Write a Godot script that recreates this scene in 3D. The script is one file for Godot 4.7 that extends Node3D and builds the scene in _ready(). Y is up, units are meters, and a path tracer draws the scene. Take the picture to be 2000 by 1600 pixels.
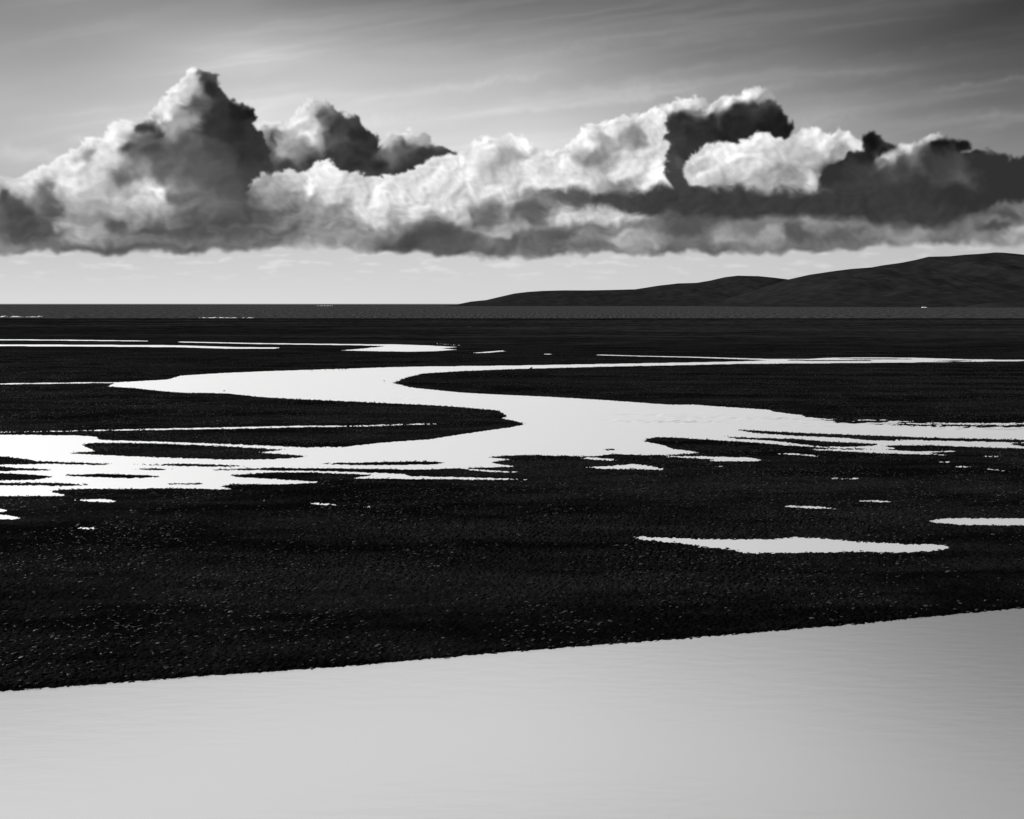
extends Node3D

# A tidal flat at low water: dark wet sand, a winding channel, pools, a lagoon in front,
# the sea with a hilly headland behind, and a bank of cumulus painted as lit from the left.
# Places on the ground are written as the spot in the 2000 x 1600 picture where the ground plane
# was surveyed; at() turns such a spot into metres on the flat.

const FOCAL := 1400.0      # pixels of the 2000 wide picture
const EYE := 15.0          # metres above the water
const HORIZON := 594.0

var sand_x: PackedFloat32Array
var sand_y: PackedFloat32Array
var sand_points: PackedVector3Array
var sand_mask: PackedFloat32Array


func at(px: float, py: float, height := 0.0) -> Vector3:
	var t := (EYE - height) * FOCAL / (py - HORIZON)
	return Vector3((px - 1000.0) / FOCAL * t, height, -t)


func noise(kind: int, frequency: float, octaves: int, number: int, fractal := FastNoiseLite.FRACTAL_FBM) -> FastNoiseLite:
	var n := FastNoiseLite.new()
	n.noise_type = kind
	n.frequency = frequency
	n.seed = number
	n.fractal_type = fractal if octaves > 1 else FastNoiseLite.FRACTAL_NONE
	n.fractal_octaves = octaves
	return n


func tag(o: Node, label: String, category: String, group := "", kind := "") -> void:
	o.set_meta("label", label)
	o.set_meta("category", category)
	if group:
		o.set_meta("group", group)
	if kind:
		o.set_meta("kind", kind)


func obj(called: String, mesh: Mesh, material: Material, parent: Node = self) -> MeshInstance3D:
	var o := MeshInstance3D.new()
	o.name = called
	o.mesh = mesh
	o.material_override = material
	parent.add_child(o, true)
	return o


func _ready() -> void:
	set_camera()
	set_light()
	build_sand()
	build_water()
	build_sea()
	build_hills()
	build_small_things()


func set_camera() -> void:
	var c := Camera3D.new()
	c.name = "camera"
	c.projection = Camera3D.PROJECTION_FRUSTUM
	c.near = 1.0
	c.far = 200000.0
	c.size = 1600.0 / FOCAL
	c.frustum_offset = Vector2(0, (HORIZON - 800.0) / FOCAL)
	c.position = Vector3(0, EYE, 0)
	add_child(c)
	c.current = true


func set_light() -> void:
	var e := Environment.new()
	e.background_mode = Environment.BG_SKY
	e.tonemap_mode = Environment.TONE_MAPPER_LINEAR
	e.tonemap_exposure = 1.4
	e.background_energy_multiplier = 1.0 / 1.4
	e.sdfgi_enabled = true
	e.ssao_enabled = true
	e.ssil_enabled = true
	var m := PanoramaSkyMaterial.new()
	m.panorama = ImageTexture.create_from_image(sky_picture())
	e.sky = Sky.new()
	e.sky_rotation = Vector3(0, PI, 0)
	e.sky.sky_material = m
	var w := WorldEnvironment.new()
	w.name = "environment"
	w.environment = e
	add_child(w)
	var sun := DirectionalLight3D.new()
	sun.name = "sun"
	sun.light_energy = 1.6
	sun.light_angular_distance = 0.5
	sun.light_color = Color(1.0, 1.0, 0.998)
	sun.shadow_enabled = true
	add_child(sun)
	var az := deg_to_rad(-75.0)
	var el := deg_to_rad(25.0)
	var towards := Vector3(sin(az) * cos(el), sin(el), -cos(az) * cos(el))
	sun.look_at_from_position(Vector3.ZERO, -towards)


# ---------------------------------------------------------------- sky

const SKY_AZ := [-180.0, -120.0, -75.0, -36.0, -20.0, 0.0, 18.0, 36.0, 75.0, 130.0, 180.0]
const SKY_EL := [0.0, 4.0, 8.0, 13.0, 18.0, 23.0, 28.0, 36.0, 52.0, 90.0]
# tones by azimuth and height; a bright band is added above the frame to brighten the lagoon
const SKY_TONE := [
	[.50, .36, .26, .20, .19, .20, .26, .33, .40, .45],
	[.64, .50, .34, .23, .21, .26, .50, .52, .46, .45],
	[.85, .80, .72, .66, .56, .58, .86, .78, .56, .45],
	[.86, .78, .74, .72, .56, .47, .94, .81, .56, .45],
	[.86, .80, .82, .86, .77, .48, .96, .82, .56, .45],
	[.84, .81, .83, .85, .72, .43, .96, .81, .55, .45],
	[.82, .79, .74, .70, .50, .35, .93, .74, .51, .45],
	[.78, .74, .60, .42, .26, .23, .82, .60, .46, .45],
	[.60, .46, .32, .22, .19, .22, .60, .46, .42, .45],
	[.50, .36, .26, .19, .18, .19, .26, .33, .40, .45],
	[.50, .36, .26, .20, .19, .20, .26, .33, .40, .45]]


func cell(list: Array, v: float) -> int:
	for i in list.size() - 2:
		if v < list[i + 1]:
			return i
	return list.size() - 2


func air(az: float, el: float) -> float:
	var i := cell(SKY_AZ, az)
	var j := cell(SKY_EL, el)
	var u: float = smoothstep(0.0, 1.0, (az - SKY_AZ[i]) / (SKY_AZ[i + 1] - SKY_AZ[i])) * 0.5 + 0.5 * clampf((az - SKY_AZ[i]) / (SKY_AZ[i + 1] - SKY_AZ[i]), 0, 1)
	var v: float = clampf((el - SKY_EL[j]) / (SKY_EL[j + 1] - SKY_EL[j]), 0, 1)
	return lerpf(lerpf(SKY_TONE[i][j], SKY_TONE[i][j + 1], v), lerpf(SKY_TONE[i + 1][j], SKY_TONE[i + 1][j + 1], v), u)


func to_light(tone: float) -> float:
	return pow((tone + 0.055) / 1.055, 2.4) if tone > 0.04045 else tone / 12.92


func cloud_layers() -> Array:
	# each layer, from far to near: its outline, soft edge at the top and at the bottom, how ragged, how strong its billows are, and tones [x, y, tone] with sunlit and shaded sides painted in
	return [
		{"edge": [-260, 400, 200, 400, 700, 380, 1200, 400, 1700, 400, 2260, 380, 2260, 478, 2000, 484, 1850, 474, 1750, 482, 1600, 491, 1450, 496, 1300, 495, 1100, 497, 1000, 504, 900, 501, 800, 491, 700, 491, 620, 484, 500, 484, 400, 493, 300, 497, 150, 493, 0, 493, -260, 488],
			"soft": [14, 9], "ragged": 8.0, "billow": 0.16, "stretch": 2.3,
			"tone": [-150, 470, 0.5, 0, 470, 0.52, 100, 480, 0.43, 200, 486, 0.4, 300, 490, 0.42, 400, 485, 0.45, 500, 475, 0.46, 560, 460, 0.49, 620, 470, 0.56, 680, 440, 0.6, 700, 470, 0.54, 760, 452, 0.44, 800, 462, 0.28, 850, 452, 0.3, 900, 462, 0.37, 950, 440, 0.54, 990, 430, 0.72, 975, 452, 0.64, 1000, 462, 0.4, 1040, 478, 0.41, 1100, 455, 0.36, 1150, 430, 0.36, 1250, 440, 0.49, 1230, 457, 0.64, 1270, 462, 0.61, 1140, 458, 0.54, 1180, 475, 0.44, 1300, 482, 0.44, 1400, 477, 0.44, 1340, 440, 0.34, 1430, 457, 0.58, 1500, 455, 0.62, 1470, 445, 0.46, 1550, 450, 0.36, 1600, 475, 0.44, 1590, 432, 0.54, 1660, 431, 0.54, 1640, 450, 0.39, 1700, 470, 0.44, 1740, 455, 0.52, 1785, 460, 0.56, 1850, 470, 0.44, 1900, 440, 0.46, 1940, 425, 0.48, 1960, 415, 0.34, 1990, 405, 0.48, 1935, 440, 0.3, 1985, 450, 0.66, 2000, 470, 0.56, 1900, 465, 0.52, 2150, 450, 0.44]},
		{"edge": [470, 300, 505, 252, 525, 243, 550, 238, 564, 247, 570, 230, 585, 210, 605, 200, 625, 203, 650, 214, 668, 226, 690, 227, 702, 240, 720, 254, 738, 268, 738, 279, 760, 266, 800, 257, 830, 262, 852, 279, 876, 290, 894, 300, 886, 316, 850, 330, 810, 352, 760, 362, 700, 355, 640, 360, 560, 380, 500, 400, 470, 380],
			"soft": [4, 12], "ragged": 9.0, "billow": 0.16, "rim": 0.70,
			"tone": [580, 212, .93, 578, 232, .9, 592, 240, .75, 612, 205, .72, 622, 230, .36, 660, 238, .26, 645, 265, .36, 600, 259, .92, 620, 262, .6, 590, 272, .7, 700, 250, .2, 730, 270, .2, 570, 276, .6, 530, 246, .85, 555, 242, .8, 540, 262, .32, 560, 285, .62, 520, 292, .36, 600, 290, .45, 650, 300, .25, 700, 290, .22, 762, 272, .8, 800, 261, .85, 830, 268, .65, 795, 280, .35, 840, 290, .25, 880, 300, .26, 820, 305, .25, 760, 292, .45, 740, 320, .2, 800, 330, .22, 560, 320, .26, 620, 320, .22, 680, 330, .2, 520, 340, .28]},
		{"edge": [-260, 400, -140, 375, -60, 340, 0, 350, 22, 352, 40, 345, 60, 331, 92, 324, 120, 306, 150, 288, 175, 275, 198, 277, 212, 258, 230, 240, 255, 230, 285, 229, 300, 216, 324, 200, 330, 172, 346, 157, 361, 150, 363, 137, 376, 130, 396, 140, 420, 148, 430, 170, 441, 195, 470, 200, 500, 208, 506, 221, 497, 242, 512, 262, 520, 300, 530, 340, 560, 400, 540, 450, 480, 468, 300, 476, 100, 478, -260, 482],
			"soft": [4, 20], "ragged": 10.0, "billow": 0.16, "rim": 0.75,
			"tone": [372, 137, 0.97, 347, 165, 0.97, 398, 148, 0.28, 416, 168, 0.2, 338, 190, 0.95, 365, 170, 0.7, 380, 200, 0.35, 420, 200, 0.24, 322, 222, 0.95, 350, 235, 0.6, 410, 238, 0.23, 450, 213, 0.16, 490, 214, 0.14, 470, 250, 0.2, 500, 250, 0.24, 248, 240, 0.95, 272, 238, 0.26, 302, 252, 0.27, 322, 246, 0.62, 222, 264, 0.95, 250, 282, 0.31, 300, 292, 0.33, 350, 290, 0.37, 420, 290, 0.31, 480, 300, 0.23, 178, 284, 0.92, 172, 302, 0.55, 200, 292, 0.92, 130, 312, 0.94, 150, 330, 0.88, 200, 325, 0.78, 120, 350, 0.92, 62, 342, 0.95, 60, 362, 0.8, 90, 372, 0.43, 20, 362, 0.75, 10, 392, 0.33, 40, 410, 0.29, 100, 402, 0.35, 140, 365, 0.85, 180, 365, 0.7, 240, 340, 0.43, 330, 330, 0.41, 400, 330, 0.38, 450, 350, 0.31, 500, 340, 0.23, 290, 378, 0.8, 312, 370, 0.93, 260, 397, 0.74, 238, 412, 0.62, 350, 382, 0.43, 400, 402, 0.43, 130, 430, 0.62, 100, 450, 0.35, 60, 440, 0.29, 160, 450, 0.62, 220, 440, 0.41, 300, 440, 0.38, 380, 430, 0.35, 450, 430, 0.35, 500, 420, 0.31, -60, 370, 0.7, -120, 420, 0.33]},
		{"edge": [1286, 218, 1304, 201, 1325, 192, 1350, 187, 1370, 194, 1386, 202, 1410, 191, 1432, 188, 1455, 178, 1478, 176, 1500, 189, 1512, 212, 1540, 225, 1556, 240, 1548, 260, 1532, 280, 1420, 320, 1380, 380, 1300, 390, 1285, 300],
			"soft": [6, 12], "ragged": 9.0, "billow": 0.2, "rim": 0.70,
			"tone": [1335, 226, .2, 1392, 222, .19, 1440, 232, .18, 1476, 206, .24, 1520, 232, .14, 1400, 246, .17, 1480, 252, .14, 1350, 262, .2, 1310, 203, .93, 1340, 190, .95, 1358, 206, .45, 1384, 205, .88, 1418, 193, .93, 1466, 180, .95, 1492, 194, .62, 1370, 230, .2, 1450, 212, .2, 1500, 235, .15, 1540, 245, .14, 1420, 262, .16, 1320, 240, .22, 1320, 275, .28, 1330, 310, .34, 1315, 345, .25, 1350, 290, .25]},
		{"edge": [480, 470, 486, 410, 488, 368, 503, 343, 516, 342, 528, 350, 560, 335, 600, 335, 625, 319, 644, 310, 660, 325, 690, 344, 720, 350, 760, 347, 784, 340, 830, 320, 888, 302, 920, 283, 960, 272, 1000, 266, 1020, 262, 1032, 275, 1060, 291, 1090, 297, 1112, 285, 1134, 262, 1142, 250, 1180, 236, 1230, 228, 1262, 224, 1292, 213, 1300, 226, 1294, 262, 1300, 330, 1308, 366, 1330, 410, 1200, 440, 1000, 440, 800, 450, 600, 470],
			"soft": [5, 22], "ragged": 11.0, "billow": 0.2, "rim": 0.50,
			"tone": [642, 320, .95, 610, 342, .88, 560, 350, .74, 515, 350, .6, 600, 368, .93, 650, 375, .88, 700, 362, .78, 740, 380, .9, 800, 370, .84, 850, 350, .85, 900, 320, .93, 950, 285, .95, 1012, 268, .95, 1000, 300, .58, 975, 312, .6, 980, 335, .8, 1050, 318, .86, 1100, 308, .92, 1050, 352, .88, 950, 362, .84, 1140, 268, .96, 1200, 240, .94, 1180, 268, .6, 1160, 300, .52, 1232, 262, .5, 1272, 233, .9, 1250, 295, .8, 1282, 340, .96, 1220, 335, .84, 1205, 355, .5, 1130, 335, .82, 1120, 372, .85, 900, 395, .8, 800, 405, .82, 720, 410, .86, 650, 400, .52, 600, 395, .5, 540, 385, .55, 500, 385, .42, 490, 410, .36, 500, 430, .38, 540, 410, .42, 580, 435, .45, 640, 440, .55, 700, 440, .52, 780, 430, .62, 850, 440, .45, 950, 420, .42, 1040, 410, .42]},
		{"edge": [1334, 332, 1350, 306, 1375, 286, 1400, 282, 1440, 276, 1480, 262, 1500, 265, 1550, 270, 1578, 258, 1600, 257, 1640, 258, 1665, 262, 1687, 271, 1697, 286, 1682, 302, 1655, 325, 1640, 350, 1620, 374, 1500, 380, 1400, 376, 1345, 356],
			"soft": [5, 9], "ragged": 10.0, "billow": 0.2, "rim": 0.40,
			"tone": [1350, 325, .72, 1400, 298, .9, 1450, 284, .93, 1490, 268, .93, 1530, 280, .74, 1600, 264, .9, 1670, 275, .86, 1560, 300, .68, 1450, 320, .86, 1390, 340, .8, 1500, 345, .62, 1560, 350, .56, 1530, 325, .55, 1640, 300, .6, 1615, 330, .34, 1580, 340, .78, 1420, 360, .66]},
		{"edge": [1598, 372, 1612, 330, 1650, 310, 1680, 288, 1688, 264, 1702, 258, 1726, 268, 1746, 285, 1762, 284, 1800, 271, 1825, 264, 1846, 276, 1890, 278, 1894, 290, 1880, 297, 1930, 299, 1962, 303, 1970, 318, 2000, 313, 2080, 300, 2260, 330, 2260, 400, 1900, 392, 1700, 390],
			"soft": [6, 12], "ragged": 9.0, "billow": 0.22,
			"tone": [1702, 268, .1, 1690, 300, .13, 1635, 330, .13, 1730, 287, .1, 1737, 301, .8, 1720, 305, .5, 1770, 284, .86, 1815, 270, .86, 1780, 297, .4, 1835, 284, .1, 1880, 283, .1, 1700, 340, .22, 1760, 322, .24, 1820, 318, .22, 1868, 306, .28, 1885, 345, .36, 1930, 308, .08, 1950, 345, .12, 2000, 325, .09, 2000, 362, .12, 1800, 355, .2, 2100, 340, .12, 2200, 350, .2]},
		{"edge": [1000, 384, 1060, 370, 1150, 374, 1250, 374, 1320, 363, 1400, 369, 1500, 371, 1600, 371, 1700, 364, 1850, 364, 1950, 370, 2000, 378, 2260, 372, 2260, 396, 2000, 391, 1942, 396, 1905, 420, 1850, 440, 1780, 448, 1700, 441, 1600, 426, 1500, 426, 1400, 431, 1300, 422, 1200, 410, 1100, 404, 1040, 396],
			"soft": [16, 18], "ragged": 8.0, "billow": 0.3, "stretch": 2.0,
			"tone": [1050, 385, .5, 1120, 388, .36, 1200, 390, .27, 1300, 385, .22, 1400, 390, .22, 1500, 400, .22, 1600, 395, .21, 1700, 400, .2, 1800, 420, .22, 1900, 385, .15, 2000, 385, .1, 1750, 440, .27, 1350, 420, .25]}]


func sky_picture() -> Image:
	var w := 1024
	var h := 512
	var bank := noise(FastNoiseLite.TYPE_SIMPLEX_SMOOTH, 1.0, 5, 11)
	var all := PackedFloat32Array()
	all.resize(w * h * 3)
	for j in h:
		var el := 90.0 - (j + 0.5) / h * 180.0
		for i in w:
			var az := fposmod((i + 0.5) / w * 360.0 + SKY_TURN, 360.0)
			if az > 180.0:
				az -= 360.0
			var t := 0.5
			if el > -1.0:
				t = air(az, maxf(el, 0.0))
				if el < 30.0:
					var a := deg_to_rad(az)
					var d := bank.get_noise_3d(sin(a) * 3.2, el * 0.16, cos(a) * 3.2)
					var cover := smoothstep(-0.02, 0.28, d + 0.26 - absf(el - 8.0) * 0.045)
					t = lerpf(t, clampf(0.19 + 0.006 * (el - 8.0) + 0.3 * bank.get_noise_3d(sin(a) * 7.0, el * 0.4 + 9.0, cos(a) * 7.0), 0.13, 0.8), cover * 0.85 * smoothstep(1.0, 3.5, el))
			var l := to_light(t)
			var k := (j * w + i) * 3
			all[k] = l
			all[k + 1] = l
			all[k + 2] = l
	var picture := Image.create_from_data(w, h, false, Image.FORMAT_RGBF, all.to_byte_array())
	picture.resize(4096, 2048, Image.INTERPOLATE_CUBIC)
	var view := front_sky(picture)
	picture.blit_rect(view[0], Rect2i(Vector2i.ZERO, view[0].get_size()), view[1])
	return picture

const FLOOR_TONE := 0.14
const SKY_TURN := 180.0    # azimuth at the left edge of the picture


func front_sky(around: Image) -> Array:
	# the part of the sky above the sea ahead, 86 degrees wide, at the full grain of the picture
	var per := 4096.0 / 360.0
	var wide := int(86.0 * per)
	var high := int(29.0 * per)
	var left := int((180.0 - 43.0) * per)      # column of the picture
	var top := 1024 - high + 12
	var n := wide * high
	var xs := PackedFloat32Array(); xs.resize(n)
	var ys := PackedFloat32Array(); ys.resize(n)
	var tone := PackedFloat32Array(); tone.resize(n)
	var wx := PackedFloat32Array(); wx.resize(n)
	var wy := PackedFloat32Array(); wy.resize(n)
	var bump := PackedFloat32Array(); bump.resize(n)
	var relief := PackedFloat32Array(); relief.resize(n)
	var share := PackedFloat32Array(); share.resize(n)
	var nw := noise(FastNoiseLite.TYPE_SIMPLEX_SMOOTH, 1.0 / 80.0, 3, 3)
	var nv := noise(FastNoiseLite.TYPE_SIMPLEX_SMOOTH, 1.0 / 80.0, 3, 4)
	var lump := noise(FastNoiseLite.TYPE_CELLULAR, 1.0 / 34.0, 3, 5)
	lump.cellular_return_type = FastNoiseLite.RETURN_DISTANCE
	lump.cellular_jitter = 1.0
	lump.fractal_gain = 0.55
	var wisp := noise(FastNoiseLite.TYPE_SIMPLEX_SMOOTH, 1.0 / 30.0, 5, 6)
	var fold := noise(FastNoiseLite.TYPE_SIMPLEX_SMOOTH, 1.0 / 52.0, 3, 8)
	var streak := noise(FastNoiseLite.TYPE_SIMPLEX_SMOOTH, 1.0, 3, 7)
	var folds := PackedFloat32Array(); folds.resize(n)
	var strata := PackedFloat32Array(); strata.resize(n)
	for j in high:
		var el := 90.0 - (top + j + 0.5) / 2048.0 * 180.0
		for i in wide:
			var az := (left + i + 0.5) / 4096.0 * 360.0 - 180.0
			var k := j * wide + i
			var a := deg_to_rad(az)
			var x := 1000.0 + FOCAL * tan(a)
			var y := HORIZON - tan(deg_to_rad(el)) * FOCAL / cos(a)
			xs[k] = x
			ys[k] = y
			var dx := nw.get_noise_2d(x, y)
			var dy := nv.get_noise_2d(x, y)
			wx[k] = dx
			wy[k] = dy
			bump[k] = -lump.get_noise_2d(x + 26.0 * dx, y * 1.15 + 26.0 * dy)
			relief[k] = wisp.get_noise_2d(x + 40.0 * dy, y * 1.3 + 40.0 * dx)
			folds[k] = fold.get_noise_2d(x + 30.0 * dx, y * 1.3 + 30.0 * dy)
			strata[k] = wisp.get_noise_2d(x * 0.16 + 300.0 + 12.0 * dx, y * 1.0 + 14.0 * dy)
			# clear air with thin high streaks that climb to the right
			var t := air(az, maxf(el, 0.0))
			var u := x * 0.99 - y * 0.13
			var v := y * 0.99 + x * 0.13
			var s := streak.get_noise_2d(u * 0.0009 + 3.0, v * 0.009 + dx * 0.08)
			var fine := 1.0 - absf(streak.get_noise_2d(u * 0.0011 + 40.0, v * 0.016 + 7.0 + dy * 0.05)) * 3.2
			t += (0.04 * s + 0.035 * maxf(fine, 0.0) * clampf(0.4 + 2.0 * s, 0.0, 1.0)) * smoothstep(470.0, 320.0, y) * smoothstep(-250.0, 500.0, x)
			for q: Array in [[560, 262, 900, 208, 7, .05], [780, 190, 1120, 138, 5, .08], [960, 118, 1330, 66, 9, .05], [1130, 205, 1400, 160, 14, .06], [1380, 190, 1600, 160, 4, .06], [1560, 150, 1830, 128, 5, .05], [1780, 178, 2100, 148, 3, .09], [1500, 250, 1760, 222, 12, .05], [1830, 236, 2100, 222, 4, .07], [-60, 292, 160, 312, 9, .08], [120, 275, 190, 272, 4, .06]]:
				var along_it: float = (x - q[0]) / (q[2] - q[0])
				if along_it > 0.0 and along_it < 1.0:
					var off: float = (y + 9.0 * dx - lerpf(q[1], q[3], along_it) + 14.0 * along_it * (1.0 - along_it)) / (q[4] * 1.7)
					t += 0.7 * q[5] * exp(-off * off) * sin(PI * along_it) * (0.75 + 0.6 * relief[k])
			# faint low puffs between the bank and the horizon
			if y > 470.0:
				t += 0.05 * smoothstep(0.1, 0.5, wisp.get_noise_2d(x * 0.3, y * 1.6)) * smoothstep(560.0, 515.0, y)
			tone[k] = t
			share[k] = smoothstep(43.0, 38.5, absf(az)) * smoothstep(28.0, 25.0, el)
	for layer: Dictionary in cloud_layers():
		paint_cloud(layer, wide, high, xs, ys, wx, wy, bump, relief, folds, strata, tone)
	var out := PackedFloat32Array()
	out.resize(n * 3)
	for k in n:
		var t := tone[k]
		# low over the horizon the darkest cloud tones are lifted to a floor
		var near_horizon := smoothstep(11.0, 9.6, 90.0 - (top + k / wide + 0.5) / 2048.0 * 180.0)
		if t < 0.36:
			t = lerpf(t, FLOOR_TONE + (clampf(t, 0.04, 0.36) - 0.04) * (0.36 - FLOOR_TONE) / 0.32, near_horizon)
		var l := to_light(clampf(t, 0.02, 1.1))
		if share[k] < 1.0:
			l = lerpf(around.get_pixel(left + k % wide, top + k / wide).r, l, share[k])
		out[k * 3] = l
		out[k * 3 + 1] = l
		out[k * 3 + 2] = l
	return [Image.create_from_data(wide, high, false, Image.FORMAT_RGBF, out.to_byte_array()), Vector2i(left, top)]


func paint_cloud(layer: Dictionary, wide: int, high: int, xs: PackedFloat32Array, ys: PackedFloat32Array, wx: PackedFloat32Array, wy: PackedFloat32Array, bump: PackedFloat32Array, relief: PackedFloat32Array, folds: PackedFloat32Array, strata: PackedFloat32Array, tone: PackedFloat32Array) -> void:
	var edge := PackedVector2Array()
	var lo := Vector2(1e9, 1e9)
	var hi := -lo
	for k in layer.edge.size() / 2:
		edge.append(Vector2(layer.edge[k * 2], layer.edge[k * 2 + 1]))
		lo = lo.min(edge[k])
		hi = hi.max(edge[k])
	var pts: Array = layer.tone
	var stretch: float = layer.get("stretch", 1.25)
	# coarse maps of depth inside the outline and of tone
	var step := 4.0
	lo -= Vector2(44, 44)
	hi += Vector2(44, 44)
	var cw := int((hi.x - lo.x) / step) + 2
	var ch := int((hi.y - lo.y) / step) + 2
	var depth := PackedFloat32Array(); depth.resize(cw * ch)
	var shade := PackedFloat32Array(); shade.resize(cw * ch)
	var count := edge.size()
	for j in ch:
		for i in cw:
			var p := lo + Vector2(i, j) * step
			var best := 1e9
			var inside := false
			var b := edge[count - 1]
			for e in count:
				var a := b
				b = edge[e]
				if minf(a.x, b.x) - 60.0 < p.x and maxf(a.x, b.x) + 60.0 > p.x:
					best = minf(best, p.distance_squared_to(Geometry2D.get_closest_point_to_segment(p, a, b)))
				if (a.y > p.y) != (b.y > p.y) and p.x < (b.x - a.x) * (p.y - a.y) / (b.y - a.y) + a.x:
					inside = not inside
			var d := minf(sqrt(best), 60.0)
			depth[j * cw + i] = d if inside else -d
			if inside or d < 30.0:
				var sum := 0.0
				var total := 0.0
				for q in pts.size() / 3:
					var rx: float = pts[q * 3] - p.x
					var ry: float = (pts[q * 3 + 1] - p.y) * stretch
					var r := rx * rx + ry * ry + 40.0
					var wgt := 1.0 / (r * sqrt(r))
					sum += wgt * pts[q * 3 + 2]
					total += wgt
				var mean := sum / total
				shade[j * cw + i] = mean + 0.35 * (mean - 0.5) * (1.0 - absf(2.0 * mean - 1.0))
	var s0: float = layer.soft[0]
	var s1: float = layer.soft[1]
	var ragged: float = layer.ragged
	var billow: float = layer.billow
	var rim: float = layer.get("rim", 0.0)
	var mid := (lo.y + hi.y) * 0.5
	var base := hi.y - 44.0
	for j in range(3, high - 3):
		for i in range(4, wide - 4):
			var k := j * wide + i
			var x := xs[k]
			var y := ys[k]
			if x < lo.x + 8 or x > hi.x - 8 or y < lo.y + 8 or y > hi.y - 8:
				continue
			var fx := clampf((x + 13.0 * wx[k] - lo.x) / step, 0.0, cw - 2.0)
			var fy := clampf((y + 13.0 * wy[k] - lo.y) / step, 0.0, ch - 2.0)
			var ix := int(fx)
			var iy := int(fy)
			fx -= ix
			fy -= iy
			var c := iy * cw + ix
			var low := smoothstep(mid, base - 6.0, y)
			var d := lerpf(lerpf(depth[c], depth[c + 1], fx), lerpf(depth[c + cw], depth[c + cw + 1], fx), fy)
			var slope_x := (depth[c + 1] - depth[c]) / step
			var slope_y := (depth[c + cw] - depth[c]) / step
			d += ragged * (1.0 - 0.7 * low) * (0.9 * (bump[k] - 0.15) + 0.8 * relief[k])
			var soft := lerpf(s0, s1, low)
			var cover := smoothstep(-soft * 0.5, soft * 0.9, d)
			if cover <= 0.002:
				continue
			fx = clampf((x + 24.0 * wx[k] + 8.0 * relief[k] - lo.x) / step, 0.0, cw - 2.0)
			fy = clampf((y + 20.0 * wy[k] - 7.0 * bump[k] - lo.y) / step, 0.0, ch - 2.0)
			ix = int(fx)
			iy = int(fy)
			fx -= ix
			fy -= iy
			c = iy * cw + ix
			var t := lerpf(lerpf(shade[c], shade[c + 1], fx), lerpf(shade[c + cw], shade[c + cw + 1], fx), fy)
			if t <= 0.0:
				t = 0.4
			# billows painted lighter where they turn to the upper left
			var turn := bump[k] - bump[k - 3 * wide - 3]
			var turn2 := folds[k] - folds[k - 2 * wide - 4]
			t += billow * (0.32 * turn + 0.6 * turn2 + 0.35 * folds[k] + 0.3 * relief[k]) * (0.13 + 1.0 * t * t)
			t += 0.17 * low * strata[k] * (0.3 + t)
			if rim > 0.0 and d < 12.0:  # sunlit rim painted on edges towards the upper left
				var gx := slope_x * 0.8 + slope_y * 0.6
				t = lerpf(t, 0.98, rim * smoothstep(0.2, 0.85, gx) * smoothstep(11.0, 2.0, d) * smoothstep(385.0, 335.0, y))
			tone[k] = lerpf(tone[k], t, cover)


# ---------------------------------------------------------------- the flat

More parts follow.
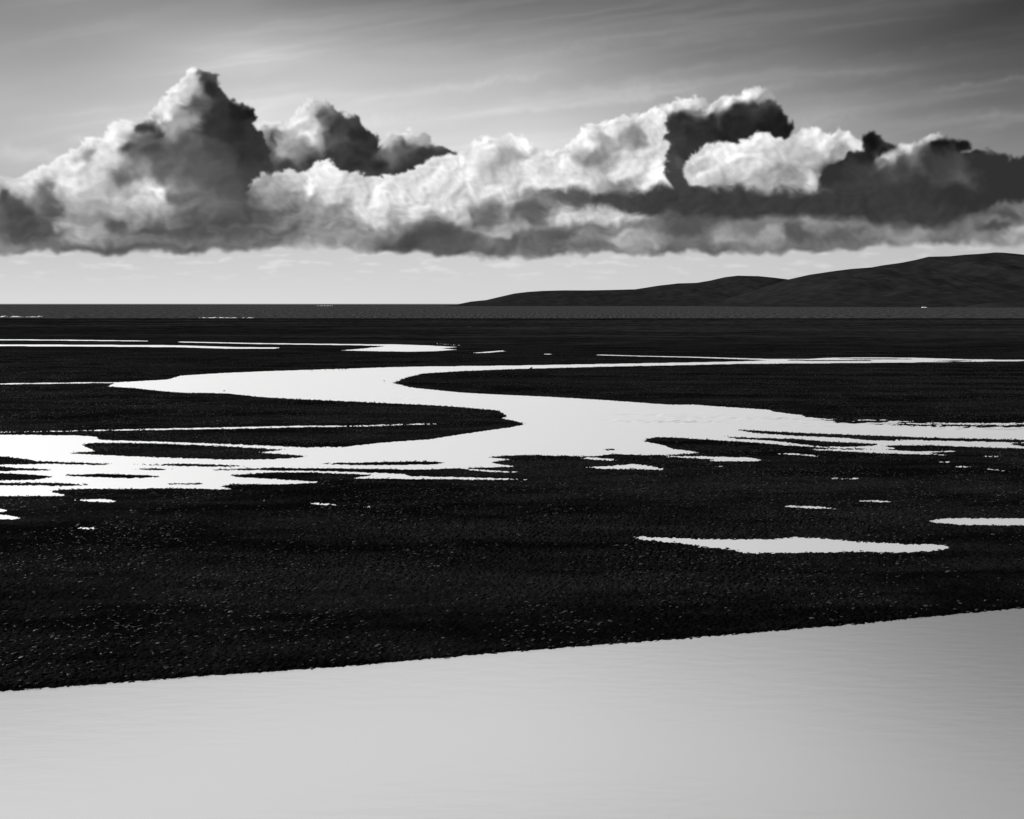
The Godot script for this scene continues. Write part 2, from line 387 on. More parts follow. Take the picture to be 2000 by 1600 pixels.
func waters() -> Array:
	# outlines of open water, then (after) of sand banks that stand in it
	return [
		# the channel, the broad reach and the left lagoon
		[2300, 702, 2000, 703, 1900, 702, 1790, 699, 1700, 698, 1620, 699, 1580, 701, 1500, 701, 1440, 699.5, 1350, 697, 1250, 695, 1165, 692.5, 1165, 694, 1250, 696.5, 1350, 698.5, 1480, 703, 1500, 704, 1440, 706, 1350, 708, 1175, 711, 1000, 714, 825, 716, 740, 718, 650, 721, 525, 725, 430, 729, 350, 734, 330, 741, 280, 744, 227, 747, 208, 755, 259, 758, 315, 764, 367, 768, 402, 767.5, 451, 769, 465, 771, 525, 777, 612, 781, 700, 785, 790, 789, 874, 793.5, 940, 799, 972, 802, 991, 813, 979, 817, 1000, 821, 1026, 828.5, 1000, 834, 909, 847, 839, 858, 755, 864, 665, 873, 595, 874, 525, 870.5, 350, 864, 192, 859, 191, 853, 150, 850.5, 0, 849, -300, 848, -300, 970, 70, 969, 133, 969, 98, 960, 115, 956, 245, 955, 350, 954.5, 462, 957, 430, 949.5, 455, 946.5, 560, 946, 640, 943, 612, 940.5, 525, 935, 472, 932.5, 444, 929, 525, 923.5, 600, 923, 650, 925, 740, 928, 675, 934, 700, 935, 850, 936.5, 1020, 937.5, 1052, 936.5, 970, 934, 900, 932, 800, 930, 790, 926, 720, 923, 650, 920.5, 560, 919, 409, 918, 409, 917, 525, 914.5, 650, 915.5, 790, 917, 840, 917, 895, 914.5, 920, 919, 960, 922, 1010, 923.5, 1018, 922, 985, 920, 930, 917, 905, 914, 960, 913, 1018, 912, 985, 908, 955, 903, 1003, 898, 947, 892.5, 1023, 889, 1122, 891, 1164, 891.5, 1196, 887, 1245, 889, 1300, 889, 1372, 885, 1350, 881, 1315, 877, 1297, 870, 1257, 862, 1270, 855, 1300, 854, 1366, 858, 1405, 860.5, 1475, 865, 1545, 871, 1597, 874, 1650, 876.5, 1720, 877, 1771, 878, 1740, 874, 1720, 870, 1825, 870.5, 1947, 875, 2000, 876, 2300, 880, 2300, 826, 2000, 826, 1900, 826, 1640, 826.5, 1615, 819, 1580, 815, 1566, 811, 1510, 804, 1506, 800.5, 1405, 794, 1350, 790, 1300, 790, 1175, 781, 1070, 775, 1000, 772, 902, 767, 804, 757, 769, 748, 790, 739, 825, 730, 900, 725, 1000, 721, 1175, 716.5, 1350, 713, 1440, 711, 1580, 710, 1790, 708, 2000, 705.5, 2300, 706],
		# far pools
		[-300, 662, 0, 663, 150, 664, 290, 665.7, 290, 667, 150, 665.6, 0, 664.6, -300, 664],
		[-300, 672, 0, 673, 112, 673.4, 350, 674.6, 460, 678, 546, 679, 540, 681, 455, 681.5, 350, 678.4, 112, 676.6, 0, 676.4, -300, 676],
		[350, 667.3, 500, 670.3, 700, 672.4, 780, 673, 840, 675, 893, 678, 862, 680.5, 892, 683, 850, 686, 800, 687.3, 740, 686.5, 664, 684.6, 720, 680, 752, 676, 700, 674.6, 500, 672, 350, 668.8],
		[925, 689, 958, 686.5, 980, 684.6, 988, 686, 955, 689, 925, 690.2],
		[1062, 691, 1078, 691.2, 1078, 693, 1062, 692.6],
		[-300, 750, 0, 749, 120, 747.4, 227, 746.4, 227, 748.2, 120, 749.4, 0, 751, -300, 752],
		# thin broken line of water on the near spit
		[-300, 849, 30, 843.2, 250, 838.4, 450, 834.4, 600, 831.2, 700, 830.8, 840, 826.8, 874, 828, 700, 833.4, 600, 834.6, 450, 838, 250, 841, 30, 844.8, -300, 851],
		# stripes and pools on the near flat
		[1576, 876.5, 1650, 878, 1720, 878.4, 1790, 881.5, 1867, 880.5, 1867, 883.5, 1800, 884, 1856, 889, 1850, 891, 1825, 888.4, 1720, 886, 1650, 882, 1590, 879.5],
		[1515, 884.6, 1560, 886, 1600, 890, 1597, 892.5, 1560, 889, 1515, 887],
		[1300, 890.5, 1400, 892, 1470, 894, 1492, 899, 1480, 901.5, 1380, 901, 1400, 897.5, 1350, 895, 1300, 892.5],
		[1122, 893, 1165, 894, 1215, 898, 1190, 900, 1150, 897.5],
		[1136, 913, 1200, 910, 1236, 906, 1256, 908.5, 1301, 916, 1290, 918, 1240, 916.5, 1180, 916],
		[1395, 910, 1414, 910, 1414, 912.4, 1395, 912.4],
		[1612, 933, 1645, 934, 1683, 933.6, 1683, 936, 1645, 936, 1612, 935.6],
		[1825, 901, 1856, 901.4, 1856, 904, 1825, 903.4],
		[1865, 910, 1897, 911, 1897, 913.6, 1865, 912.6],
		[1923, 914.6, 1968, 918.6, 1968, 921, 1923, 917],
		[1916, 890, 1951, 890.6, 1951, 893, 1916, 892.4],
		[1675, 977, 1700, 977, 1746, 979, 1746, 981.4, 1690, 980.5, 1675, 980],
		[1517, 987, 1560, 988, 1600, 989, 1650, 995, 1600, 994.6, 1540, 991],
		[1806, 1018.5, 1840, 1013, 1870, 1011.6, 2000, 1012, 2300, 1010, 2300, 1030, 2000, 1026.5, 1880, 1025.4, 1835, 1022],
		[1224, 1050, 1244, 1048, 1320, 1050.6, 1372, 1053, 1512, 1053, 1548, 1049, 1600, 1051, 1680, 1058, 1760, 1062, 1824, 1063, 1856, 1066.4, 1848, 1074, 1816, 1077, 1760, 1080, 1680, 1078.4, 1600, 1079.4, 1500, 1081, 1456, 1081, 1440, 1076, 1400, 1071, 1372, 1069, 1348, 1064, 1308, 1060, 1260, 1055.4],
		[134, 977, 180, 975, 200, 974, 232, 979, 225, 981.4, 180, 980.4],
		[-300, 992, 0, 993.4, 18, 997, 10, 1000, -300, 999],
		[-300, 1004, 0, 1005.4, 20, 1007, 46, 1012, 30, 1015, 0, 1015, -300, 1016],
		[140, 1030, 170, 1029.4, 200, 1031.6, 196, 1034, 150, 1033],
		[592, 982, 640, 983, 665, 986, 665, 988, 620, 986.4],
		[703, 988, 735, 990, 735, 992.4, 703, 990.6],
		[764, 995, 782, 995, 782, 997.4, 764, 997.4],
		[505, 976, 525, 976, 525, 978, 505, 978],
		# the lagoon in front
		[-600, 1396, 0, 1350, 350, 1324, 700, 1299, 1000, 1273, 1300, 1250, 1650, 1221, 2000, 1187, 2700, 1120, 2900, 1120, 2900, 1900, -900, 1900, -900, 1420],
	]


func banks() -> Array:
	return [
		[161, 870, 175, 865, 280, 866, 420, 871, 525, 877, 560, 877.6, 500, 884, 560, 888, 606, 891.6, 532, 897, 420, 897, 315, 893.4, 224, 890, 130, 885.4, 130, 884.6, 189, 882],
		[-300, 888, 0, 891, 52, 897, 70, 901, 160, 904, 227, 906.6, 203, 908.4, 105, 906.4, 0, 907.4, -300, 908],
		[248, 906.4, 300, 907, 380, 906.4, 483, 910.6, 450, 912, 400, 911, 300, 909],
		[-300, 909, 0, 911, 30, 914, 101, 917.4, 101, 918.8, 60, 919.4, 0, 920, -300, 921],
		[248, 915.6, 300, 915, 345, 917, 300, 918.4],
		[-300, 921, 0, 924, 60, 927, 108, 931, 70, 937, 0, 938.6, -300, 940],
		[110, 928, 200, 926, 300, 929, 312, 932, 250, 934, 160, 931],
		[-300, 942, 0, 943, 100, 943, 178, 947, 150, 949.4, 60, 948.4, 0, 948, -300, 948],
		[610, 905.4, 700, 904, 825, 901, 874, 903.4, 846, 907.4, 700, 908.6],
		[318, 945, 400, 944, 400, 946, 318, 946.4],
		[1175, 877, 1206, 877, 1206, 879.4, 1175, 879.4],
		# long bars at the right
		[1431, 838.6, 1545, 845, 1650, 849, 1825, 855.6, 2000, 859, 2300, 862, 2300, 868, 2000, 864.6, 1825, 860.4, 1650, 855.4, 1545, 850.6, 1475, 845.6],
		[1403, 852.4, 1475, 855.6, 1555, 858, 1615, 863, 1720, 868, 1700, 871, 1650, 873, 1597, 871.6, 1552, 866, 1510, 860.6, 1440, 857],
		[1660, 856, 1720, 857.4, 1775, 861.6, 1700, 860],
		[1690, 829, 1800, 829.4, 2000, 830.6, 2300, 832, 2300, 837, 2000, 835.4, 1800, 832.6],
		[1960, 867, 2000, 866.6, 2300, 868, 2300, 873, 2000, 871.6],
		# dark dashes in the far reach
		[1540, 703, 1700, 704, 1700, 705.6, 1540, 704.6],
		[1640, 700, 1780, 701, 1780, 702.4, 1640, 701.4],
		[1826, 705, 1900, 704.4, 1900, 705.4, 1826, 706],
	]


func fill(mask: PackedFloat32Array, outline: Array, xs: PackedFloat32Array, ys: PackedFloat32Array, value: float) -> void:
	var wide := xs.size()
	var count := outline.size() / 2
	var lo := 1e9
	var hi := -1e9
	for k in count:
		lo = minf(lo, outline[k * 2 + 1])
		hi = maxf(hi, outline[k * 2 + 1])
	for j in ys.size():
		var y := ys[j]
		if y < lo or y > hi:
			continue
		var cuts := PackedFloat32Array()
		var bx: float = outline[count * 2 - 2]
		var by: float = outline[count * 2 - 1]
		for k in count:
			var ax := bx
			var ay := by
			bx = outline[k * 2]
			by = outline[k * 2 + 1]
			if (ay > y) != (by > y):
				cuts.append(ax + (bx - ax) * (y - ay) / (by - ay))
		cuts.sort()
		for c in cuts.size() / 2:
			var i := xs.bsearch(cuts[c * 2])
			while i < wide and xs[i] <= cuts[c * 2 + 1]:
				mask[j * wide + i] = value
				i += 1


func build_sand() -> void:
	var xs := PackedFloat32Array()
	var x := -1200.0
	while x <= 3200.0:
		xs.append(x)
		x += 2.0 if x >= -30.0 and x < 2030.0 else 12.0
	var ys := PackedFloat32Array()
	var y := 616.0
	while y <= 1420.0:
		ys.append(y)
		y += 0.5 if y < 700.0 else 0.8 if y < 780.0 else 1.0 if y < 1000.0 else 1.2
	while y <= 1800.0:
		ys.append(y)
		y += 20.0
	var wide := xs.size()
	var high := ys.size()
	var mask := PackedFloat32Array()
	mask.resize(wide * high)
	mask.fill(1.0)
	for outline: Array in waters():
		fill(mask, outline, xs, ys, -1.0)
	for outline: Array in banks():
		fill(mask, outline, xs, ys, 1.0)
	# slopes instead of steps: spread the edge sideways and in depth
	for turn in 6:
		var next := mask.duplicate()
		for j in high:
			var row := j * wide
			for i in range(2, wide - 2 if turn < 3 else 2):
				var k := row + i
				next[k] = (mask[k - 2] + mask[k - 1] + mask[k] + mask[k + 1] + mask[k + 2]) * 0.2
		mask = next.duplicate()
		for j in range(2, high - 2):
			var from: float = [690.0, 690.0, 860.0, 960.0, 1000.0, 1040.0][turn]
			var s := clampf((ys[j] - from) / 120.0, 0.0, 1.0) / 3.0
			if s <= 0.0:
				continue
			var row := j * wide
			for i in wide:
				var k := row + i
				mask[k] = next[k] * (1.0 - 2.0 * s) + s * (next[k - wide] + next[k + wide])
	var ripple := noise(FastNoiseLite.TYPE_SIMPLEX, 5.2, 3, 21)
	var cast := noise(FastNoiseLite.TYPE_CELLULAR, 4.0, 1, 22)
	cast.cellular_return_type = FastNoiseLite.RETURN_DISTANCE
	var swell := noise(FastNoiseLite.TYPE_SIMPLEX_SMOOTH, 0.05, 3, 23)
	var patch := noise(FastNoiseLite.TYPE_SIMPLEX_SMOOTH, 0.03, 3, 24)
	var points := PackedVector3Array()
	points.resize(wide * high)
	var colors := PackedColorArray()
	colors.resize(wide * high)
	var dry := noise(FastNoiseLite.TYPE_SIMPLEX_SMOOTH, 1.0, 4, 25)
	for j in high:
		var py := ys[j]
		var t := EYE * FOCAL / (py - HORIZON)
		var shore := smoothstep(617.0, 623.0, py)
		for i in wide:
			var k := j * wide + i
			var wx := (xs[i] - 1000.0) / FOCAL * t
			var m := mask[k]
			var rough := 0.6 + 0.5 * clampf(0.5 + 1.4 * patch.get_noise_2d(wx * 0.6, t), 0.0, 1.0)
			var h := 0.05 * m + 0.03 * m * m * m
			if m > -0.98:
				h += rough * (0.05 * ripple.get_noise_2d(wx * 0.5, t * 1.0) + 0.045 * (-cast.get_noise_2d(wx * 0.55, t) - 0.35))
				h += 0.05 * swell.get_noise_2d(wx * 0.5, t) * maxf(m, 0.0)
			else:
				h -= 0.15
			h = lerpf(-0.6, h, shore)
			points[k] = Vector3(wx, h, -t)
			# dry pale sand in long streaks high on the far beach, wet dark sand elsewhere
			var pale := 0.0
			if py < 690.0:
				pale = smoothstep(623.0, 627.0, py) * smoothstep(690.0, 634.0, py) * clampf(0.3 + 0.9 * dry.get_noise_2d(wx * 0.0016, t * 0.02) + wx * 0.0006, 0.0, 1.0)
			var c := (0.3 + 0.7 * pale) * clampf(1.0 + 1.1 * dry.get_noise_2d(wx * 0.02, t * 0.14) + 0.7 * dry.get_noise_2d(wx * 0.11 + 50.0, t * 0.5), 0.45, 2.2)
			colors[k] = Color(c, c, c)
	var index := PackedInt32Array()
	index.resize((wide - 1) * (high - 1) * 6)
	var at_index := 0
	for j in high - 1:
		for i in wide - 1:
			var k := j * wide + i
			index[at_index] = k
			index[at_index + 1] = k + 1
			index[at_index + 2] = k + wide
			index[at_index + 3] = k + 1
			index[at_index + 4] = k + wide + 1
			index[at_index + 5] = k + wide
			at_index += 6
	var arrays := []
	arrays.resize(Mesh.ARRAY_MAX)
	arrays[Mesh.ARRAY_VERTEX] = points
	arrays[Mesh.ARRAY_COLOR] = colors
	arrays[Mesh.ARRAY_INDEX] = index
	var mesh := ArrayMesh.new()
	mesh.add_surface_from_arrays(Mesh.PRIMITIVE_TRIANGLES, arrays)
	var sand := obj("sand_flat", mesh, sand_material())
	tag(sand, "dark rippled wet sand of the tidal flat", "sand", "", "structure")
	sand_x = xs
	sand_y = ys
	sand_points = points
	sand_mask = mask
	scatter_pebbles()


func pebble(number: int) -> ArrayMesh:
	var rng := RandomNumberGenerator.new()
	rng.seed = number
	var g := (1.0 + sqrt(5.0)) / 2.0
	var v := [Vector3(-1, g, 0), Vector3(1, g, 0), Vector3(-1, -g, 0), Vector3(1, -g, 0), Vector3(0, -1, g), Vector3(0, 1, g), Vector3(0, -1, -g), Vector3(0, 1, -g), Vector3(g, 0, -1), Vector3(g, 0, 1), Vector3(-g, 0, -1), Vector3(-g, 0, 1)]
	var f := [0, 11, 5, 0, 5, 1, 0, 1, 7, 0, 7, 10, 0, 10, 11, 1, 5, 9, 5, 11, 4, 11, 10, 2, 10, 7, 6, 7, 1, 8, 3, 9, 4, 3, 4, 2, 3, 2, 6, 3, 6, 8, 3, 8, 9, 4, 9, 5, 2, 4, 11, 6, 2, 10, 8, 6, 7, 9, 8, 1]
	for k in 12:
		v[k] = v[k].normalized() * rng.randf_range(0.75, 1.15)
	var st := SurfaceTool.new()
	st.begin(Mesh.PRIMITIVE_TRIANGLES)
	for k in range(0, f.size(), 3):
		for q in [f[k], f[k + 2], f[k + 1]]:
			st.set_smooth_group(-1)
			st.add_vertex(v[q])
	st.generate_normals()
	return st.commit()


func scatter_pebbles() -> void:
	var rng := RandomNumberGenerator.new()
	rng.seed = 77
	var drift := noise(FastNoiseLite.TYPE_SIMPLEX_SMOOTH, 0.09, 3, 26)
	var places: Array[Array] = [[], [], []]
	var wide := sand_x.size()
	for n in 330000:
		var d := sqrt(lerpf(26.0 * 26.0, 230.0 * 230.0, rng.randf()))
		var x := rng.randf_range(-1.0, 1.0) * (d * 0.74 + 4.0)
		var j := sand_y.bsearch(HORIZON + EYE * FOCAL / d)
		var i := sand_x.bsearch(1000.0 + x / d * FOCAL)
		if i < 1 or j < 1 or i >= wide or j >= sand_y.size():
			continue
		var k := j * wide + i
		var size := rng.randf_range(0.018, 0.05) * (1.0 + 0.9 * pow(rng.randf(), 6.0))
		var turn := rng.randf_range(-0.5, 0.7)
		var chance := clampf(0.55 + 1.3 * drift.get_noise_2d(x, d), 0.08, 1.0) * (1.0 - 0.75 * smoothstep(70.0, 230.0, d)) + 0.5 * smoothstep(0.4, -0.3, sand_mask[k])
		if sand_mask[k] < -0.8 or rng.randf() > chance:
			continue
		var h := sand_points[k].y
		var b := Basis(Vector3.UP, turn) * Basis.from_scale(Vector3(size * 1.9, size * 0.5, size * 0.9))
		b = Basis(Vector3(rng.randf_range(-1, 1), 0, rng.randf_range(-1, 1)).normalized(), rng.randf() * 0.5) * b
		places[n % 3].append(Transform3D(b, Vector3(x, h + size * 0.25, -d)))
	var m := StandardMaterial3D.new()
	m.albedo_color = grey(0.036)
	m.roughness = 0.6
	m.metallic_specular = 0.25
	for kind in 3:
		var mm := MultiMesh.new()
		mm.transform_format = MultiMesh.TRANSFORM_3D
		mm.mesh = pebble(90 + kind)
		mm.instance_count = places[kind].size()
		for k in places[kind].size():
			mm.set_instance_transform(k, places[kind][k])
		var o := MultiMeshInstance3D.new()
		o.name = "pebbles"
		o.multimesh = mm
		o.material_override = m
		add_child(o, true)
		tag(o, ["wet grey pebbles strewn over the dark sand flat", "smooth wet pebbles lying along the sand ripples", "small glinting pebbles and shells on the dark sand"][kind], "pebbles", "", "stuff")


func picture_of(n: FastNoiseLite, low: Color, high: Color, size := 512) -> NoiseTexture2D:
	var t := NoiseTexture2D.new()
	t.width = size
	t.height = size
	t.seamless = true
	t.noise = n
	var g := Gradient.new()
	g.set_color(0, low)
	g.set_color(1, high)
	t.color_ramp = g
	return t


func grey(v: float) -> Color:
	return Color(v, v, v).linear_to_srgb()


func sand_material() -> StandardMaterial3D:
	var m := StandardMaterial3D.new()
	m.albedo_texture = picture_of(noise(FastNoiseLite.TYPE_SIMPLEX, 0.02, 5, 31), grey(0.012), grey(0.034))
	m.uv1_triplanar = true
	m.uv1_world_triplanar = true
	m.uv1_scale = Vector3(0.11, 0.11, 0.11)
	m.roughness = 1.0
	m.metallic_specular = 0.0
	m.vertex_color_use_as_albedo = true
	return m


# ---------------------------------------------------------------- water

func water_material(pale: float, shine: float, rough: float) -> StandardMaterial3D:
	var m := StandardMaterial3D.new()
	m.albedo_color = grey(pale)
	m.roughness = rough
	m.metallic = shine
	m.metallic_specular = 0.5
	m.heightmap_enabled = true
	m.heightmap_scale = 0.22
	m.heightmap_texture = picture_of(noise(FastNoiseLite.TYPE_SIMPLEX_SMOOTH, 0.012, 5, 51), Color.BLACK, Color.WHITE)
	m.uv1_triplanar = true
	m.uv1_world_triplanar = true
	m.uv1_scale = Vector3(0.07, 0.07, 0.34)
	return m


func sheet(outline: PackedVector3Array) -> ArrayMesh:
	var flat := PackedVector2Array()
	for p in outline:
		flat.append(Vector2(p.x, p.z))
	var st := SurfaceTool.new()
	st.begin(Mesh.PRIMITIVE_TRIANGLES)
	var index := Geometry2D.triangulate_polygon(flat)
	for k in range(0, index.size(), 3):
		for q in 3:
			st.set_normal(Vector3.UP)
			st.add_vertex(outline[index[k + q]])
	return st.commit()


func build_water() -> void:
	var m := water_material(0.97, 0.97, 0.58)
	var lagoon := obj("lagoon", sheet(PackedVector3Array([at(-1200, 1310), at(1000, 1170), at(3200, 1100), at(3200, 1790), at(-1200, 1790)])), water_material(0.97, 0.97, 0.27))
	tag(lagoon, "pale smooth lagoon filling the foreground below the sand", "water", "", "structure")
	# the channel is one sheet: still water far off and near, wavelets where the wind ruffles the broad reach
	var st := SurfaceTool.new()
	st.begin(Mesh.PRIMITIVE_TRIANGLES)
	var wave := noise(FastNoiseLite.TYPE_SIMPLEX_SMOOTH, 1.0, 3, 53)
	var gust := noise(FastNoiseLite.TYPE_SIMPLEX_SMOOTH, 1.0, 3, 54)
	var columns: Array[float] = [-1200.0, -100.0]
	while columns[-1] < 2100.0:
		columns.append(columns[-1] + 2.5)
	columns.append(3200.0)
	var rows: Array[float] = [655.0, 745.0]
	while rows[-1] < 860.0:
		rows.append(rows[-1] + 0.6)
	var wide := columns.size()
	for y in rows:
		for x in columns:
			var p := at(x, y)
			var band := smoothstep(14.0, 3.0, absf(y - 822.0 - (x - 1500.0) * 0.02)) * smoothstep(1000.0, 1350.0, x) + 0.3 * smoothstep(14.0, 4.0, absf(y - 770.0 - (x - 600.0) * 0.03)) * smoothstep(420.0, 560.0, x) * smoothstep(1000.0, 800.0, x)
			var strong := band * clampf(0.35 + 1.1 * gust.get_noise_2d(p.x * 0.03, p.z * 0.35), 0.0, 1.0)
			p.y = 0.32 * strong * wave.get_noise_2d(p.x * 0.35, p.z * 1.1)
			st.add_vertex(p)
	for j in rows.size() - 1:
		for i in wide - 1:
			var k := j * wide + i
			for q in [k, k + 1, k + wide, k + 1, k + wide + 1, k + wide]:
				st.add_index(q)
	var last := (rows.size() - 1) * wide
	var first := rows.size() * wide
	st.add_vertex(at(-1200, 1310))
	st.add_vertex(at(1000, 1170))
	st.add_vertex(at(3200, 1100))
	for i in wide - 1:
		for q in [last + i, last + i + 1, first + 1]:
			st.add_index(q)
	for q in [last, first + 1, first, last + wide - 1, first + 2, first + 1]:
		st.add_index(q)
	st.generate_normals()
	var channel := obj("tidal_channel", st.commit(), m)
	tag(channel, "white winding channel and pools across the dark sand flat", "water", "", "structure")


func build_sea() -> void:
	var m := StandardMaterial3D.new()
	m.albedo_texture = picture_of(noise(FastNoiseLite.TYPE_SIMPLEX, 0.12, 4, 52), grey(0.0), grey(0.13))  # pale flecks in the colour imitate sun sparkle on the waves
	m.uv1_triplanar = true
	m.uv1_world_triplanar = true
	m.uv1_scale = Vector3(0.0032, 1.0, 0.0006)
	m.roughness = 1.0
	m.metallic_specular = 0.0
	var sea := obj("sea", sheet(PackedVector3Array([Vector3(-90000, 0, -90000), Vector3(90000, 0, -90000), at(3200, 640), at(-1200, 640)])), m)
	tag(sea, "dark open sea along the horizon behind the beach", "water", "", "structure")
	var foam := StandardMaterial3D.new()
	foam.albedo_color = grey(0.8)
	foam.roughness = 0.9
	breaker(-30, 96, 619.2, 1.2, 1, foam, "white breaker foaming on the shore at the left edge")
	breaker(384, 498, 621.0, 0.9, 2, foam, "thin white breaker along the beach below the tall cloud")
	breaker(618, 652, 597.6, 4.5, 3, foam, "distant white wave breaking out at sea near the horizon")
	breaker(1799, 1812, 600.9, 2.2, 4, foam, "white splash against the outer rock of the islet")


func breaker(x0: float, x1: float, y: float, tall: float, number: int, m: Material, label: String) -> void:
	var n := noise(FastNoiseLite.TYPE_SIMPLEX, 9.0, 3, 60 + number)
	var st := SurfaceTool.new()
	st.begin(Mesh.PRIMITIVE_TRIANGLES)
	var a := at(x0, y)
	var b := at(x1, y)
	var steps := 60
	var deep := tall * 4.0
	for i in steps + 1:
		var u := float(i) / steps
		var p := a.lerp(b, u)
		var h := tall * maxf(0.0, 0.25 + 1.3 * n.get_noise_2d(u * 1.2, 0.3)) * smoothstep(0.0, 0.12, u) * smoothstep(1.0, 0.88, u)
		for k in 5:
			var v := k / 4.0
			st.add_vertex(p + Vector3(0, h * sin(PI * v) - 0.05, deep * (v - 0.5)))
	for i in steps:
		for k in 4:
			var q := i * 5 + k
			for c in [q, q + 5, q + 1, q + 1, q + 5, q + 6]:
				st.add_index(c)
	st.generate_normals()
	tag(obj("breaking_wave", st.commit(), m), label, "wave", "breaking waves")


# ---------------------------------------------------------------- hills

func along(line: Array, x: float) -> float:
	for k in range(2, line.size(), 2):
		if x < line[k]:
			return lerpf(line[k - 1], line[k + 1], clampf((x - line[k - 2]) / (line[k] - line[k - 2]), 0.0, 1.0))
	return line[line.size() - 1]


func hill(called: String, ridge: Array, far: float, deep: float, number: int, material: Material) -> MeshInstance3D:
	var crag := noise(FastNoiseLite.TYPE_SIMPLEX_SMOOTH, 1.0 / 600.0, 5, number)
	var points := PackedVector3Array()
	var columns := 500
	var rows := 48
	var x0: float = ridge[0]
	var x1: float = ridge[ridge.size() - 2]
	for j in rows:
		var v := j / (rows - 1.0)
		for i in columns:
			var px := lerpf(x0, x1, i / (columns - 1.0))
			var z := far - deep + v * deep * 1.5
			var x := (px - 1000.0) / FOCAL * far
			var top := EYE + (HORIZON - along(ridge, px)) / FOCAL * far
			var u := minf(v * 1.5, 1.0)
			var rise := pow(u, 0.9) if v * 1.5 <= 1.0 else 1.0 - (v * 1.5 - 1.0) * 1.6
			var n := crag.get_noise_2d(x, z * 1.4)
			var h := top * rise + n * 0.3 * top * u * (1.0 - u) * 2.2 - 4.0 * (1.0 - u)
			if v * 1.5 <= 1.0:
				h = minf(h, top * (0.35 + 0.65 * u))
			points.append(Vector3(x, h, -z))
	var st := SurfaceTool.new()
	st.begin(Mesh.PRIMITIVE_TRIANGLES)
	for p in points:
		st.add_vertex(p)
	for j in rows - 1:
		for i in columns - 1:
			var k := j * columns + i
			for q in [k, k + columns, k + 1, k + 1, k + columns, k + columns + 1]:
				st.add_index(q)
	st.generate_normals()
	return obj(called, st.commit(), material)


func build_hills() -> void:
	var m := StandardMaterial3D.new()
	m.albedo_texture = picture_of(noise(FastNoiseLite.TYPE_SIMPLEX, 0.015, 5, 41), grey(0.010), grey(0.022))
	m.uv1_triplanar = true
	m.uv1_world_triplanar = true
	m.uv1_scale = Vector3(0.0009, 0.003, 0.0009)
	m.roughness = 1.0
	m.metallic_specular = 0.0
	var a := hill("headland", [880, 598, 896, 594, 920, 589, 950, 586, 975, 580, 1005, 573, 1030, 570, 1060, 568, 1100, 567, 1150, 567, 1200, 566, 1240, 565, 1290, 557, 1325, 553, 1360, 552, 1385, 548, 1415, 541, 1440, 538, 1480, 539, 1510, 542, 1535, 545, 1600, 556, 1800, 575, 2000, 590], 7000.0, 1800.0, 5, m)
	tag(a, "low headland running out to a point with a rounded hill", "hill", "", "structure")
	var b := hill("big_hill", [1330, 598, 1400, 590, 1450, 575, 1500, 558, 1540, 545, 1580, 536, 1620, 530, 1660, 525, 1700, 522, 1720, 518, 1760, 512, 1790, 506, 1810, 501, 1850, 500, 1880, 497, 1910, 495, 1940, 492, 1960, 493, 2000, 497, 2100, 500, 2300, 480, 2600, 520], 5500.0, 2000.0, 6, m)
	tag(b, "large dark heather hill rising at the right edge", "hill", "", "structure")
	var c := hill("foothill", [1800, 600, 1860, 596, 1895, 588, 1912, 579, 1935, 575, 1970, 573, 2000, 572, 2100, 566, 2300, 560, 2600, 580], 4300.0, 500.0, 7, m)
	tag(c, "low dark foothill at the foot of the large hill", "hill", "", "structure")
	var rock := StandardMaterial3D.new()
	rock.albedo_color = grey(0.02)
	rock.roughness = 1.0
	rock.metallic_specular = 0.0
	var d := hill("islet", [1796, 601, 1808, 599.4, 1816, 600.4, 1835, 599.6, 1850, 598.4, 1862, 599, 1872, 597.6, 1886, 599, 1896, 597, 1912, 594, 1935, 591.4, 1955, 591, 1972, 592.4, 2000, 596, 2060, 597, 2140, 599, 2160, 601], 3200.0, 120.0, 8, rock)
	tag(d, "low black rocky islet in the sea below the large hill", "islet")


# ---------------------------------------------------------------- birds and rocks

func swept(spine: Array, sides := 10) -> ArrayMesh:
	# one closed skin round a line of [x, y, radius across, radius up and down]
	var st := SurfaceTool.new()
	st.begin(Mesh.PRIMITIVE_TRIANGLES)
	var count := spine.size()
	for j in count:
		var a: Array = spine[maxi(j - 1, 0)]
		var b: Array = spine[mini(j + 1, count - 1)]
		var along_it := Vector2(b[0] - a[0], b[1] - a[1]).normalized()
		var up := Vector3(-along_it.y, along_it.x, 0)
		var c := Vector3(spine[j][0], spine[j][1], 0)
		for i in sides:
			var t := TAU * i / sides
			st.add_vertex(c + up * cos(t) * spine[j][3] + Vector3.BACK * sin(t) * spine[j][2])
	for j in count - 1:
		for i in sides:
			var p := j * sides + i
			var q := j * sides + (i + 1) % sides
			for c in [p, q, p + sides, q, q + sides, p + sides]:
				st.add_index(c)
	for i in range(1, sides - 1):
		for c in [0, i + 1, i]:
			st.add_index(c)
		var last := (count - 1) * sides
		for c in [last, last + i, last + i + 1]:
			st.add_index(c)
	st.generate_normals()
	return st.commit()


func plain(v: float, rough := 0.8) -> StandardMaterial3D:
	var m := StandardMaterial3D.new()
	m.albedo_color = grey(v)
	m.roughness = rough
	return m


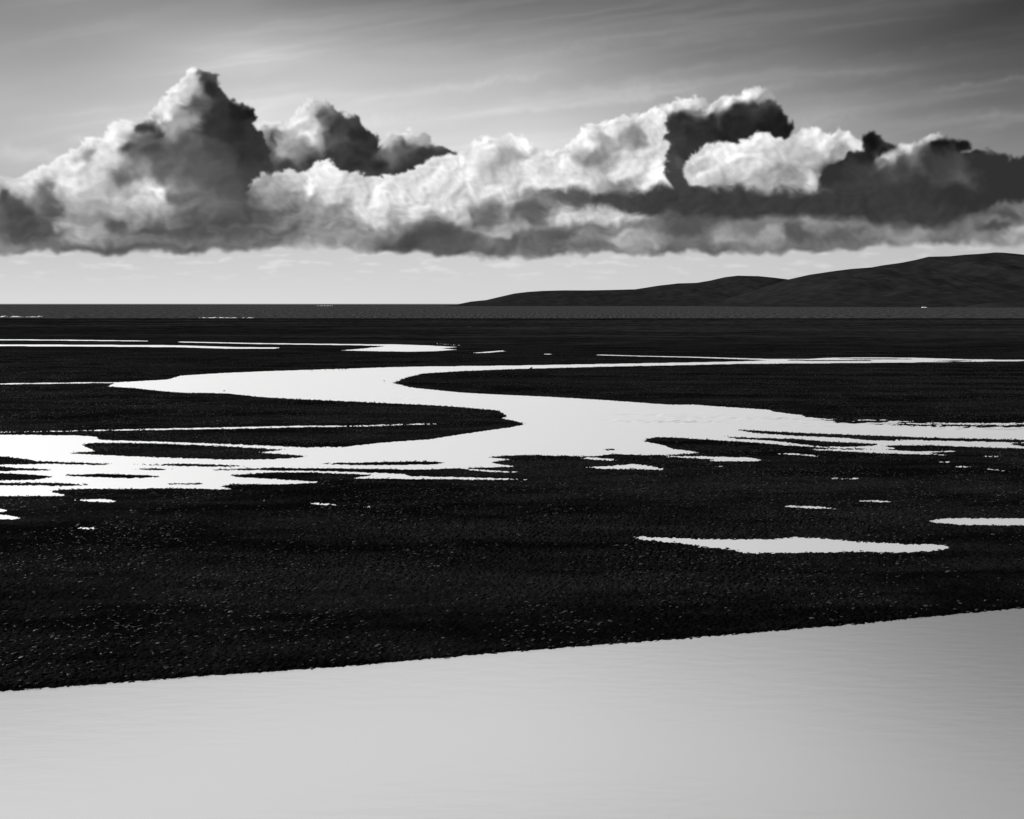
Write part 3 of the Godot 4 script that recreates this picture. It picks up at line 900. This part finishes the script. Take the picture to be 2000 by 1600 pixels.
const WADER := [[-0.19, 0.215, .006, .004], [-0.13, 0.235, .026, .018], [-0.06, 0.25, .05, .048], [0.02, 0.26, .062, .062], [0.08, 0.275, .05, .054], [0.115, 0.315, .026, .03], [0.13, 0.36, .018, .02], [0.145, 0.395, .024, .025], [0.17, 0.405, .022, .023], [0.19, 0.40, .009, .01], [0.24, 0.39, .006, .006], [0.30, 0.365, .003, .003]]
const GULL := [[-0.27, 0.17, .008, .005], [-0.18, 0.18, .03, .018], [-0.08, 0.185, .06, .05], [0.02, 0.185, .075, .068], [0.10, 0.2, .06, .06], [0.15, 0.25, .036, .04], [0.17, 0.30, .034, .036], [0.195, 0.325, .034, .035], [0.225, 0.322, .018, .018], [0.25, 0.317, .01, .012], [0.275, 0.308, .004, .004]]
const DUCK := [[-0.24, 0.11, .01, .008], [-0.17, 0.08, .05, .035], [-0.06, 0.07, .085, .07], [0.06, 0.07, .085, .075], [0.13, 0.09, .05, .055], [0.15, 0.14, .03, .034], [0.17, 0.175, .035, .036], [0.2, 0.175, .028, .028], [0.225, 0.165, .018, .01], [0.26, 0.16, .014, .005]]


func bird(called: String, spine: Array, where: Vector3, turn: float, scale_by: float, m: Material, legs: Material, tall: float, label: String, group := "") -> void:
	var o := Node3D.new()
	o.name = called
	add_child(o, true)
	o.position = where
	o.rotation.y = turn
	o.scale = Vector3.ONE * scale_by
	tag(o, label, "bird", group)
	obj("body", swept(spine), m, o)
	if tall > 0.0:
		for side in [-1, 1]:
			var leg := CylinderMesh.new()
			leg.top_radius = 0.009
			leg.bottom_radius = 0.006
			leg.height = tall + 0.09
			leg.radial_segments = 6
			leg.rings = 1
			var l := obj("leg", leg, legs, o)
			l.position = Vector3(0.01 * side, tall * 0.5 - 0.035, 0.028 * side)


func build_small_things() -> void:
	var dark := plain(0.02)
	var white := plain(0.75)
	var shank := plain(0.03)
	bird("wading_bird", WADER, at(750.5, 746.5), 2.8, 1.05, dark, shank, 0.22, "lone dark wading bird standing in open water off the spit", "wading birds")
	var row := [[609, 725.6, "leftmost of the dark waders along the far channel bank"], [636, 724.8, "second dark wader from the left on the far bank"], [650, 724.0, "third dark wader from the left on the far bank"], [662, 724.0, "third dark wader from the right on the far bank"], [668, 723.6, "second dark wader from the right on the far bank"], [675, 723.8, "rightmost of the dark waders along the far channel bank"]]
	for k in row.size():
		bird("wading_bird", WADER, at(row[k][0], row[k][1]), 0.4 + k * 1.3, 1.25, dark, shank, 0.22, row[k][2], "wading birds")
	bird("duck", DUCK, at(437.5, 764.2), 0.2, 0.9, dark, shank, 0.0, "small dark duck afloat by the left spit of sand")
	bird("pied_wader", WADER, at(1567, 812.0, 0.05), 3.0, 0.8, dark, shank, 0.22, "small dark wader at the channel edge right of the spit")
	var rng := RandomNumberGenerator.new()
	rng.seed = 5
	for k in 11:
		bird("gull", GULL, at(854.0 + k * 4.4 + rng.randf_range(-1.5, 1.5), 673.0 + k * 0.34 + rng.randf_range(-0.3, 0.3), 0.05), rng.randf() * TAU, 1.4, white, shank, 0.16, "white gull in the flock at the far pool", "gulls at the far pool")
	bird("gull", GULL, at(914.6, 638.8, 0.06), 0.3, 1.3, white, shank, 0.16, "left of two white gulls alone on the dark beach", "gulls on the beach")
	bird("gull", GULL, at(918.6, 638.8, 0.06), 2.9, 1.3, white, shank, 0.16, "right of two white gulls alone on the dark beach", "gulls on the beach")
	var boulder := swept([[-0.42, 0.0, .05, .04], [-0.25, 0.06, .16, .08], [-0.05, 0.13, .2, .14], [0.15, 0.2, .19, .18], [0.26, 0.24, .14, .17], [0.33, 0.22, .08, .1], [0.35, 0.2, .03, .04]], 9)
	var rock := obj("rock", boulder, plain(0.012, 0.95))
	rock.position = at(1037, 720.4, 0.04)
	tag(rock, "wedge shaped black rock on the bank of the far reach", "rock")
